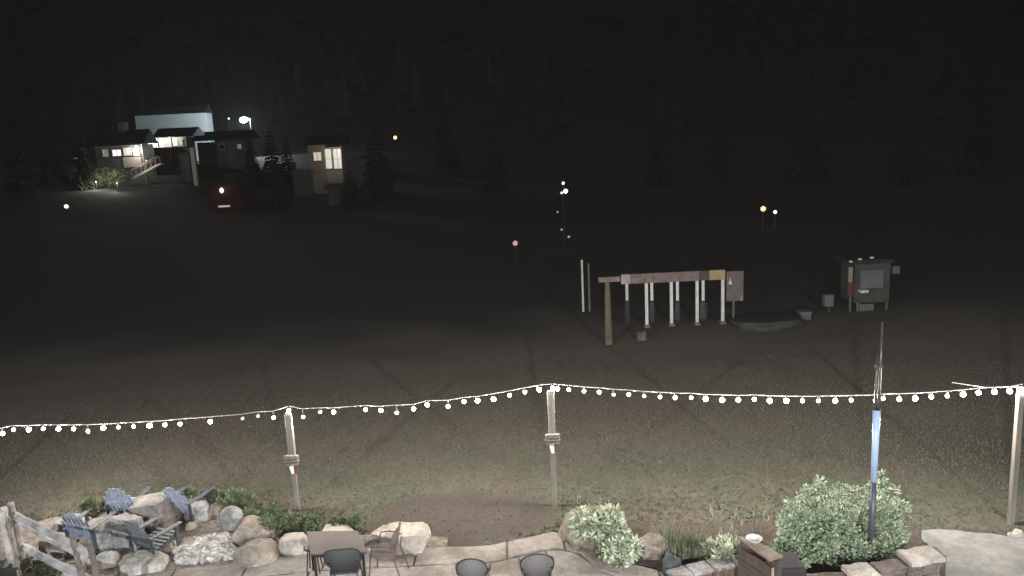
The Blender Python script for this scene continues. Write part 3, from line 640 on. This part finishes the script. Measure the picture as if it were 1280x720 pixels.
# ------------------------------------------------------------ timber rack on the far side of the lawn
D = 28.0
def X(px, py, D): p = W(px, py, D); return p.x, p.z
t = empty('timber_rack', (W(840, 400, D).x, D, 0), 'long low timber rack of one heavy beam on pale posts beyond the lawn', 'rack')
def hb(name, px0, py0, px1, py1, D, dep, m, parent, bevel=0):
    a = W(px0, (py0+py1)/2, D); b = W(px1, (py0+py1)/2, D); h = abs(W((px0+px1)/2, py0, D).z-W((px0+px1)/2, py1, D).z)
    return MB().box(((a.x+b.x)/2, D+dep/2, (a.z+b.z)/2), (abs(b.x-a.x), dep, h)).build(name, m, parent, bevel=bevel)
beam_b = mat('brown_beam', (.16, .12, .10), (.26, .21, .19), 5, .8, .3)
zb0, zb1 = W(840, 352, D).z, W(840, 340, D).z
def beamseg(name, px0, px1, m, dz=0, dh=0, dy=0):
    a, b = W(px0, 346, D).x, W(px1, 346, D).x; return MB().box(((a+b)/2, D+dy, (zb0+zb1)/2+dz), (b-a-.01, .14, zb1-zb0+dh)).build(name, m, t, bevel=.006)
beamseg('pale_board', 776, 788, mat('pinkish_white_board', (.42, .36, .36), (.5, .44, .44), 4, .7))
beamseg('beam', 788, 874, beam_b)
beamseg('dark_board', 874, 886, wood_dark)
beamseg('yellow_board', 886, 906, mat('yellow_board', (.36, .27, .13), (.44, .34, .17), 4, .7))
for px in (808, 839, 871, 903):
    xx = W(px, 380, D).x; MB().box((xx, D-.02, zb0/2), (.105, .09, zb0-.01)).build('post', white_paint, t)
    MB().box((xx, D-.0, .05), (.2, .3, .1)).build('foot', wood_weathered, t)
for px in (784, 815, 847, 879):
    xx = W(px, 380, D).x; zt_, zm_ = zb0, W(px, 376, D).z
    s = empty('hanging_sack', (xx, D+.02, zt_), {784: 'narrow dark sack on a white strap at the left end of the rack', 815: 'dark sack on a white strap between the first two pale posts', 847: 'dark sack on a white strap between the second and third pale posts', 879: 'wider dark sack on a white strap between the last two pale posts'}[px], 'sack', 'dark sacks hanging from the rack')
    MB().box((xx, D+.02, (zt_+zm_)/2), (.10, .03, zt_-zm_)).build('strap', white_paint, s)
    r = .15 if px == 879 else .1
    MB().tube([(xx, D+.02, zm_+.01), (xx, D+.02, zm_-.1), (xx, D+.02, .35), (xx, D+.02, .12)], [r*.5, r, r*1.1, r*.8], 10).build('sack_body', mat('dark_canvas', (.035, .035, .04), (.07, .068, .07), 8, .9, .4), s, True)
# arm and post at the left end
D2 = 25.9; t2 = empty('gate_post', (W(760, 430, D2).x, D2, 0), 'thick round timber post with a short arm at the left end of the rack', 'post')
xx = W(760, 390, D2).x; zz = W(760, 352, D2).z
MB().tube([(xx, D2, 0), (xx, D2, W(760, 372, D2).z), (xx, D2, zz)], [.13, .10, .075], 10).build('post', mat('mossy_wood', (.11, .11, .07), (.2, .19, .13), 5, .9, .6), t2)
MB().bar((W(748, 349, D2).x, D2-.02, zz+.08), (W(775, 350, D2).x, D2-.02, zz+.08), .12, .17).build('arm', beam_b, t2, bevel=.01)
# sign board
t3 = empty('sign_board', (W(917, 390, D).x, D-.2, 0), 'small brown board on a thin pale post at the right end of the rack', 'sign')
a, b_ = W(908, 358, D-.2), W(929, 358, D-.2); zl, zh = W(917, 376, D-.2).z, W(917, 339, D-.2).z
MB().box(((a.x+b_.x)/2, D-.2, (zl+zh)/2), (b_.x-a.x, .05, zh-zl)).build('board', mat('faded_brown_board', (.12, .10, .095), (.18, .155, .15), 3, .8), t3)
MB().box((b_.x-.07, D-.24, zl+.1), (.05, .02, .2)).build('corner_strip', mat('yellow_board', (1, 1, 1)), t3)
MB().box((W(915, 385, D).x, D-.16, zl/2), (.07, .05, zl)).build('post', wood_weathered, t3)
mk = W(913, 353, D-.25); MB().tube([mk+Vector((0, 0, .18)), mk+Vector((0, 0, .05)), mk+Vector((0, 0, -.02)), mk+Vector((0, 0, -.08))], [.01, .03, .075, .05], 10).build('white_pear_mark', white_paint, t3, True)
# thin posts left of the rack
for px, pt, pb, m, lab in ((728, 326, 374, white_paint, 'thin pale pole, left of the pair beyond the thick post'), (736, 330, 384, wood_weathered, 'thin dark pole, right of the pair beyond the thick post')):
    Dp = 31; xx = W(px, 350, Dp).x; zt_ = W(px, pt, Dp).z
    tt = empty('thin_pole', (xx, Dp, 0), lab, 'pole', 'pair of thin poles'); MB().tube([(xx, Dp, 0), (xx, Dp, zt_)], [.045, .04], 8).build('shaft', m, tt); MB().tube([(xx, Dp, zt_), (xx, Dp, zt_+.04)], [.055, .03], 8).build('cap', m, tt)
# kiosk
D = 29.0; k = empty('kiosk', (W(1090, 395, D).x, D, 0), 'small grey kiosk on legs with a pale corner post, far right of the lawn', 'kiosk')
hb('wall', 1068, 330, 1112, 378, D, 1.2, mat('kiosk_grey', (.045, .05, .045), (.08, .085, .075), 2, .8), k)
hb('shutter', 1076, 338, 1104, 360, D-.03, .02, greyside, k)
hb('shelf', 1076, 363, 1086, 366, D-.25, .24, white_paint, k)
hb('roof', 1064, 325, 1118, 330, D-.15, 1.5, dark_roof, k)
hb('corner_post', 1061, 334, 1066, 353, D-.1, .08, mat('pale_yellow_post', (.25, .25, .19), (.32, .32, .25), 4, .7), k)
hb('red_panel', 1060, 354, 1067, 370, D-.1, .08, mat('dull_red', (1, 1, 1)), k)
for px in (1063, 1072, 1108): hb('leg', px-1, 370 if px == 1063 else 378, px+1, 397, D-.05, .08, wood_weathered, k)
hb('lower_panel', 1074, 380, 1092, 390, D+.02, .05, greyside, k)
for px, py in ((1064, 325), (1075, 322), (1090, 320)):
    c = W(px, py+2, D-.1); ico(.07, 1, c, (1.3, 1, .7)).build('roof_lamp_shade', white_paint, k)
c = W(1121, 337, D+.2); tk = hb('side_box', 1116, 333, 1125, 342, D+.2, .2, greyside, k)
t = empty('box_on_post', (W(1037, 395, 29).x, 29, 0), 'small pale box on a dark post between the rack and the kiosk', 'box'); hb('box', 1031, 369, 1042, 383, 29, .25, greyside, t); hb('post', 1035, 383, 1038, 397, 29.05, .08, wood_dark, t)
t = empty('utility_box', (W(1008, 405, 28).x, 28, 0), 'low pale utility box on the ground left of the box on a post', 'box'); hb('body', 1001, 392, 1014, 405, 28, .35, greyside, t); hb('lid', 1000, 390, 1015, 392, 27.97, .41, greyside, t)
p = G(965, 412); tm = rock_mesh(2.6, 1.5, .42, mat('faded_tarp', (.03, .03, .03), (.045, .048, .048), 2, .7, .8, 6), 91, .5, 6, 4, 'tarp_heap'); o = bpy.data.objects.new('tarp_heap', tm); col.objects.link(o); o.location = (p.x, p.y+.6, -.13); tag(o, 'low grey heap under a tarp right of the rack', 'heap')
p = G(803, 420); boulder(803, 425, 14, 13, stoneb, 'dark stone on the grass in front of the rack', 95)

# ------------------------------------------------------------ houses on the far hillside
def window(px0, py0, px1, py1, D, m, parent, frame=white_paint, nx=1, ny=1):
    a = W(px0, (py0+py1)/2, D); b = W(px1, (py0+py1)/2, D); cx = (a.x+b.x)/2; ww = b.x-a.x; zc = (a.z+b.z)/2; h = W((px0+px1)/2, py0, D).z-W((px0+px1)/2, py1, D).z
    f = MB(); e = .08
    f.box((cx, D-.06, zc+h/2), (ww+2*e, .1, e)); f.box((cx, D-.06, zc-h/2), (ww+2*e, .1, e))
    for i in range(nx+1): f.box((cx-ww/2+ww*i/nx, D-.065, zc), (e*.8, .1, h-e))
    for i in range(1, ny): f.box((cx, D-.07, zc-h/2+h*i/ny), (ww, .08, e*.6))
    o = f.build('window', frame, parent)
    MB().box((cx, D-.03, zc), (ww-.02, .02, h-.02)).build('pane', m, o)
def gable_roof(px0, px1, py_e, py_r, D, dep, parent, axis='x', over=.5, m=dark_roof):
    a = W(px0, py_e, D); b = W(px1, py_e, D); ze = W((px0+px1)/2, py_e, D).z; zr = W((px0+px1)/2, py_r, D+dep/2).z; x0, x1 = a.x-over, b.x+over; y0, y1 = D-over, D+dep+over; th = .18
    if axis == 'x': vs = [(x0, y0, ze), (x1, y0, ze), (x1, y1, ze), (x0, y1, ze), (x0, (y0+y1)/2, zr), (x1, (y0+y1)/2, zr)]; fs = [(0, 1, 5, 4), (2, 3, 4, 5), (0, 4, 3), (1, 2, 5), (0, 3, 2, 1)]
    else: vs = [(x0, y0, ze), (x1, y0, ze), (x1, y1, ze), (x0, y1, ze), ((x0+x1)/2, y0, zr), ((x0+x1)/2, y1, zr)]; fs = [(0, 4, 5, 3), (1, 2, 5, 4), (0, 1, 4), (2, 3, 5), (0, 3, 2, 1)]
    vs = [(v[0], v[1], v[2]+.01) for v in vs]; return MB().add(vs, fs).build('roof', m, parent)
def walls(px0, px1, py_t, D, dep, m, parent, name='wall', py_b=None):
    a = W(px0, py_t, D); b = W(px1, py_t, D); zt = W((px0+px1)/2, py_t, D).z; zb = min(terr(a.x, D), terr(b.x, D))-.6 if py_b is None else W((px0+px1)/2, py_b, D).z
    return MB().box(((a.x+b.x)/2, D+dep/2, (zt+zb)/2), (b.x-a.x, dep, zt-zb)).build(name, m, parent)
def root(name, px, D, label, cat='house'): p = W(px, 230, D); return empty(name, (p.x, D, terr(p.x, D)), label, cat)
warm = emit('warm_window_glass', (1, .9, .72), .5); cool = emit('cool_window_glass', (.86, .88, 1), 1.3); dimw = emit('dim_window_glass', (.9, .95, .7), .12); brightc = emit('bright_window_glass', (1, .95, .8), .55)
# 1
D = 95; h1 = root('house', 150, D, 'house at the far left with a row of lit windows above a leafy bank'); 
walls(118, 176, 182, D, 3, greyside, h1); walls(176.1, 176.9, 180, D, 3.1, cream, h1, 'side_wall'); gable_roof(116, 177, 181, 163, D, 3, h1)
walls(153, 176, 196, D-.12, .1, cream, h1, 'lower_panel', 209)
window(129, 187, 135, 196, D, dimw, h1); window(141, 187, 152, 195, D, cool, h1, nx=2); window(155, 185, 164, 194, D-.1, dimw, h1); window(167, 186, 174, 194, D-.1, cool, h1)
MB().box((W(147, 160, D).x, D+1.5, W(147, 164, D).z), (.8, .8, 2)).build('chimney', stoneb, h1)
c = W(171, 184, D-.5); ico(.16, 1, c).build('porch_lamp', emit('porch_lamp_glass', (.9, .9, 1), 40), h1); lamp('porch_light', c-Vector((0, .3, .1)), 190, (1, .93, .85), h1, .15)

# stair
s = empty('outdoor_stair', W(183, 214, 94), 'lit outdoor stair with a handrail rising beside the far left house', 'stairs')
a, b_ = W(168, 223, 92.5), W(201, 205, 95.5)
for i in range(12):
    p = a.lerp(b_, i/11); MB().box(p, (.55, 1.1, .09)).build('step', white_paint, s)
for sy in (-.55, .55):
    MB().bar(a+Vector((0, sy, .95)), b_+Vector((0, sy, .95)), .07, .09).build('handrail', wood_tan, s)
    for i in range(0, 12, 2): p = a.lerp(b_, i/11)+Vector((0, sy, 0)); MB().bar(p, p+Vector((0, 0, .95)), .05, .05).build('baluster', wood_tan, s)
c = W(186, 207, 93.2); lamp('stair_light', c+Vector((0, -.6, .6)), 110, (1, .9, .85), s, .1); ico(.05, 1, c+Vector((0, -.6, .6))).build('stair_lamp', emit('stair_lamp_glass', (1, .9, .85), 5), s)
# 2
D = 106; h2 = root('house', 215, D, 'low house with a bright porch and cream wall just right of the far left house')
walls(182, 232, 172, D+1.6, 3, cream, h2); walls(186, 232, 184, D, 1.6, wood_dark, h2, 'deck'); gable_roof(196, 238, 171, 160, D+.4, 4, h2)
for px in (183, 197, 214, 230): walls(px-.6, px+.6, 172, D, .12, white_paint, h2, 'porch_post')
window(217, 175, 222, 182, D+1.58, dimw, h2); window(225, 175, 228, 181, D+1.58, dimw, h2); window(184, 174, 194, 184, D+1.57, emit('porch_glass', (.86, .88, 1), 4), h2)
c = W(189, 174, D+.6); ico(.15, 1, c).build('porch_lamp', MATS['porch_lamp_glass'], h2); lamp('porch_light', c-Vector((0, .2, .15)), 300, (.85, .88, 1), h2, .2); c = W(212, 173, D+.5); lamp('porch_light', c, 110, (1, .95, .85), h2, .2)
ico(.06, 1, c).build('porch_lamp', MATS['stair_lamp_glass'], h2)
t = root('shed', 229, 101, 'tiny gabled shed below the cream walled house', 'shed'); walls(223, 235, 191, 101, 1.5, greyside, t); gable_roof(223, 235, 191, 185, 101, 1.5, t, 'y', .15)
t = root('gatepost', 239, 100, 'pale square pillar right of the tiny gabled shed', 'pillar'); walls(237, 242, 186, 100, .5, cream, t, 'shaft'); walls(236.3, 242.7, 184.5, 99.95, .6, cream, t, 'cap', 186)
# big pale building
D = 124; h = root('hall', 220, D, 'large pale windowless hall behind the cream walled house', 'building')
walls(168, 256, 143, D, 3, paleside, h); gable_roof(168, 256, 143, 133, D, 3, h, 'x', .2)
# street lamp
D = 118; p = W(305, 150, D); gz = terr(p.x, D); t = empty('street_lamp', (p.x, D, gz), 'bright bluish white street lamp on a tall pole above the hillside houses', 'street lamp')
MB().tube([(p.x+.9, D, gz-.3), (p.x+.9, D, p.z+.2)], [.12, .08], 8).build('pole', black_metal, t); MB().bar((p.x+.9, D, p.z+.2), (p.x, D, p.z+.3), .08, .08).build('arm', black_metal, t)
MB().box((p.x, D, p.z+.22), (.7, .45, .16)).build('lamp_head', black_metal, t); ico(.5, 2, p+Vector((0, -.12, .02)), (1.2, 1, .7)).build('lens', emit('street_lamp_lens', (.72, .8, 1), 400), t, True); lamp('street_light', p+Vector((0, 0, -.35)), 4200, (.78, .98, .95), t, .3)
p = W(286, 149, 128); t = empty('street_lamp', (p.x, 128, terr(p.x, 128)), 'small faint street lamp just left of the bright one', 'street lamp')
MB().tube([(p.x, 128, terr(p.x, 128)-.3), (p.x, 128, p.z)], .06, 6).build('pole', black_metal, t); ico(.11, 1, p+Vector((0, 0, .1))).build('lens', emit('far_lamp', (1, .95, .85), 5), t)
# 3
D = 110; h3 = root('house', 287, D, 'dark roofed grey house directly below the bright street lamp'); walls(268, 306, 175, D, 3.5, greyside, h3); gable_roof(244, 306, 175, 164, D-.8, 5, h3); walls(246, 268, 178, D+1, 2, wood_dark, h3, 'wing'); window(297, 180, 302, 186, D, dimw, h3); window(274, 180, 281, 187, D, mat('dark_glass', (.02, .02, .025), None, 3, .1), h3)
# 4
D = 100; h4 = root('house', 405, D, 'house with warm glowing corner glazing to the right of the street lamp'); walls(384, 404, 181, D, 3.5, beige, h4); walls(404, 426, 184, D+.7, 3, cream, h4, 'bay_wall'); gable_roof(382, 427, 181, 169, D, 4, h4, over=.3)
window(392, 190, 402, 201, D, warm, h4, nx=2, ny=1); window(407, 186, 415, 211, D+.7, brightc, h4, nx=1, ny=2); window(417, 186, 427, 211, D+.7, brightc, h4, nx=2, ny=2); walls(365, 388, 212, D-1, 3, greyside, h4, 'garage')
c = W(424, 188, D-1.2); lamp('porch_light', c, 120, (1, .93, .75), h4, .1); ico(.08, 1, c).build('porch_lamp', MATS['stair_lamp_glass'], h4)
# red barn
D = 90; b = root('barn', 278, D, 'small dark red barn with one white lamp below the grey house', 'barn'); walls(258, 300, 232, D, 6, redside, b); gable_roof(258, 300, 232, 218, D, 6, b, 'y', .2); window(273, 256.5, 288, 259, D, emit('barn_strip', (.9, .85, .6), .5), b); c = W(277, 238, D-.3); ico(.22, 2, c, (1, 1, 1.4)).build('barn_lamp', emit('barn_lamp_glass', (1, 1, .95), 1.6), b, True); lamp('barn_light', c-Vector((0, .6, 0)), 4, (1, 1, .95), b, .1)
# more
t = root('shed', 430, 92, 'low grey shed behind dark trees below the glowing house', 'shed'); walls(410, 448, 236, 92, 4, greyside, t); gable_roof(410, 448, 236, 229, 92, 4, t)
t = root('shed', 453, 108, 'narrow bluish shed wall right of the glowing house', 'shed'); walls(449, 459, 199, 108, 3, mat('bluish_siding', (.13, .14, .22), (.17, .18, .27), 2, .8), t); gable_roof(449, 459, 199, 194, 108, 3, t, 'y', .2)
def smalllamp(px, py, D, c, s, label, r=.12, w_=0):
    p = W(px, py, D); gz = terr(p.x, D); t = empty('lamp_post', (p.x, D, gz), label, 'lamp post'); MB().tube([(p.x, D+.05, min(gz, p.z-1)-.2), (p.x, D+.05, p.z)], .05, 6).build('post', black_metal, t)
    ico(r, 1, p).build('lens', emit('lens_%s' % label[:12], c, s), t)
    if w_: lamp('lens_light', p-Vector((0, .3, 0)), w_, c, t, .1)
smalllamp(494, 172, 125, (1, .45, .2), 3, 'small orange lamp high on the hill right of the glowing house', .3)
smalllamp(83, 258, 70, (1, 1, .85), 1.2, 'white ground lamp at the far left of the hillside', .2, 6)
smalllamp(95, 198, 100, (.9, .75, .7), .25, 'faint pinkish lamp left of the far left house', .3)
smalllamp(644, 304, 44, (.8, .5, .35), .5, 'dim orange lamp in the dark field left of the mast', .16)
smalllamp(954, 261, 54, (1, .72, .35), 1.2, 'amber lamp, left of the pair above the kiosk', .2)
smalllamp(969, 265, 54, (.9, .95, 1), 2.5, 'white lamp, right of the pair above the kiosk', .13)
smalllamp(1113, 513, 20, (1, .95, .8), .8, 'tiny path lamp on the lawn just right of the metal pole', .03)
smalllamp(1150, 514, 20, (1, .95, .8), 1.2, 'second tiny path lamp on the lawn right of the metal pole', .04)
smalllamp(120, 227, 86.5, (1, 1, .84), 2, 'small garden lamp lighting the leafy bank below the far left house', .04, 190)  # lamp with no known source, added to brighten the bushes
smalllamp(146, 229, 86.5, (1, 1, .84), 2, 'second garden lamp at the right end of the leafy bank', .04, 120)  # also added, brightens the right end of the bushes
p = W(704, 230, 50); gz = terr(p.x, 50); t = empty('lamp_mast', (p.x, 50, gz), 'thin dark mast in the field with a cluster of white lamps at its top', 'mast'); MB().tube([(p.x, 50.2, gz-.2), (p.x, 50.2, p.z+.4)], [.12, .07], 8).build('mast', black_metal, t)
for px, py, r, s in ((704, 229, .11, 1), (707, 239, .16, 1.6), (702, 241, .09, .8), (697, 265, .07, .2), (702, 287, .08, .2), (711, 296, .09, .25)): ico(r, 1, W(px, py, 50)).build('lamp', emit('mast_lamp_%d' % (s*10), (1, .93, .85), s*1.2), t)
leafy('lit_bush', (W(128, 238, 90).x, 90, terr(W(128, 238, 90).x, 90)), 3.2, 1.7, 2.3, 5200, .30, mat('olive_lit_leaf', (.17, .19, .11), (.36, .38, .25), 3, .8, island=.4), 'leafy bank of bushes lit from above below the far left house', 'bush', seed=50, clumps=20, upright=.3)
p = W(357, 263, 80); boulder(357, 266, 10, 6, stonet, 'pale stone in the dark field below the glowing house', 96) if False else None

# ------------------------------------------------------------ trees
def make_conifer(h=9, seed=0):
    q = random.Random(seed); t = empty('pine_tree', (0, 0, 0), '', 'tree', 'dark conifers among the hillside houses')
    MB().tube([(0, 0, -.5), (0, 0, h*.5), (0, 0, h*.97)], [.2, .12, .02], 8).build('trunk', bark_m, t, loc=(0, 0, 0))
    mb = MB(); lv = 17
    for i in range(lv):
        z = h*(.1+.88*i/lv); r = h*.24*(1-i/lv)**.85+.12
        for k in range(11):
            a = q.uniform(0, 6.28); l = r*q.uniform(.65, 1.1); wd = l*.30; d = Vector((math.cos(a), math.sin(a), 0)); s_ = Vector((-d.y, d.x, 0)); p0 = Vector((0, 0, z+.2))
            p1 = p0+d*l*.55+Vector((0, 0, -.06*l)); p2 = p0+d*l+Vector((0, 0, -.42*l))
            mb.add([p0, p1+s_*wd, p2, p1-s_*wd, p1+Vector((0, 0, -.25*l))], [(0, 1, 2), (0, 2, 3), (0, 4, 1), (0, 3, 4)])
    me = bpy.data.meshes.new('crown'); me.from_pydata(mb.v, [], mb.f); me.materials.append(foliage_d); o = bpy.data.objects.new('crown', me); col.objects.link(o); o.parent = t
    return t
cA = make_conifer()
TR = [(108, 88, .8, 'conifer left of the leafy bank'), (70, 96, 1.0, 'conifer near the left edge of the picture'), (30, 84, .9, 'leftmost conifer on the hillside'),
      (345, 104, .95, 'conifer between the grey house and the glowing house'), (320, 106, .7, 'conifer touching the right end of the dark roofed grey house'), (364, 105, .8, 'conifer directly left of the glowing house'), (350, 92, .7, 'small conifer left of the garage of the glowing house'),
      (432, 86, .42, 'conifer hiding the lower corner of the glowing house'), (440, 90, .62, 'conifer right of the glowing house'), (475, 98, 1.1, 'tall conifer left of the orange lamp'),
      (560, 110, 1.2, 'conifer between the orange lamp and the mast'), (620, 90, 1.0, 'conifer left of the mast'), (745, 70, .55, 'pale dusty conifer right of the mast'), (820, 95, 1.1, 'conifer above the middle of the rack'), (900, 100, 1.0, 'conifer above the right end of the rack'), (1010, 92, 1.2, 'conifer right of the pair of far lamps'), (1130, 85, 1.0, 'conifer above the kiosk'), (1220, 95, 1.2, 'conifer near the right edge of the picture')]
for i, (px, D, s, lab) in enumerate(TR):
    o = cA if i == 0 else copy_tree(cA); p = W(px, 250, D); o.location = (p.x, D, terr(p.x, D)-.2); o.scale = (s, s, s); o.rotation_euler.z = i*1.3; o['label'] = lab
mb = MB(); q = random.Random(77)
for _ in range(1500):
    y = q.uniform(168, 540); x = q.uniform(-1, 1)*(y*.8+40); z = terr(x, y)-.5; h = q.uniform(7, 15); r = h*.2; n = 7; vs = []; fs = []
    for j in range(3):
        b0 = len(vs); zz = z+h*(.12+.26*j); rr = r*(1-.28*j)
        for kk in range(n): a = kk*2*math.pi/n+j; vs.append((x+math.cos(a)*rr*q.uniform(.6, 1.1), y+math.sin(a)*rr*q.uniform(.6, 1.1), zz+q.uniform(-.3, .3)))
        vs.append((x, y, zz+h*.42)); fs += [(b0+kk, b0+(kk+1) % n, b0+n) for kk in range(n)]
    mb.add(vs, fs)
me = bpy.data.meshes.new('hillside_forest'); me.from_pydata(mb.v, [], mb.f); me.materials.append(foliage_d); o = bpy.data.objects.new('hillside_forest', me); col.objects.link(o); tag(o, 'dark conifer forest covering the hill behind the houses', 'forest', kind='stuff')

# ------------------------------------------------------------ the lodge behind the camera and its floodlights
lw = empty('lodge', (0, -.4, 0), 'lodge wall behind the viewpoint that carries the floodlights', 'building')
MB().box((1, -.6, 4.2), (30, .3, 8.4)).build('wall', beige, lw)
for i, (loc, aim, wt, c, cone) in enumerate(FLOODS):
    t = empty('floodlight', loc, ['left floodlight on the lodge wall', 'middle floodlight on the lodge wall', 'right floodlight on the lodge wall'][i], 'lamp', 'floodlights on the lodge wall')
    L3 = Vector(loc); d = (Vector(aim)-L3).normalized()
    MB().bar(L3-d*.24, L3-d*.08, .26, .2).build('housing', black_metal, t); MB().bar((L3.x, -.45, L3.z), L3-d*.2, .05, .05).build('bracket', black_metal, t)
    l = bpy.data.lights.new('flood_beam', 'SPOT'); l.energy = wt; l.color = c; l.spot_size = R(cone); l.spot_blend = .5; l.shadow_soft_size = .07
    o = bpy.data.objects.new('flood_beam', l); col.objects.link(o); o.parent = t; o.rotation_euler = d.to_track_quat('-Z', 'Y').to_euler()

# ------------------------------------------------------------ haze added to lift the blacks and veil the far trees
hz = MB().box((0, 320, 120), (1500, 760, 246)).build('added_haze', dimw)
m = bpy.data.materials.new('added_haze'); m.use_nodes = True; n_ = m.node_tree; n_.nodes.remove(n_.nodes['Principled BSDF'])
v = n_.nodes.new('ShaderNodeVolumePrincipled'); v.inputs['Density'].default_value = HAZE; v.inputs['Color'].default_value = (.92, .90, .88, 1)
n_.links.new(v.outputs[0], n_.nodes['Material Output'].inputs['Volume']); hz.data.materials.clear(); hz.data.materials.append(m); tag(hz, kind='stuff')
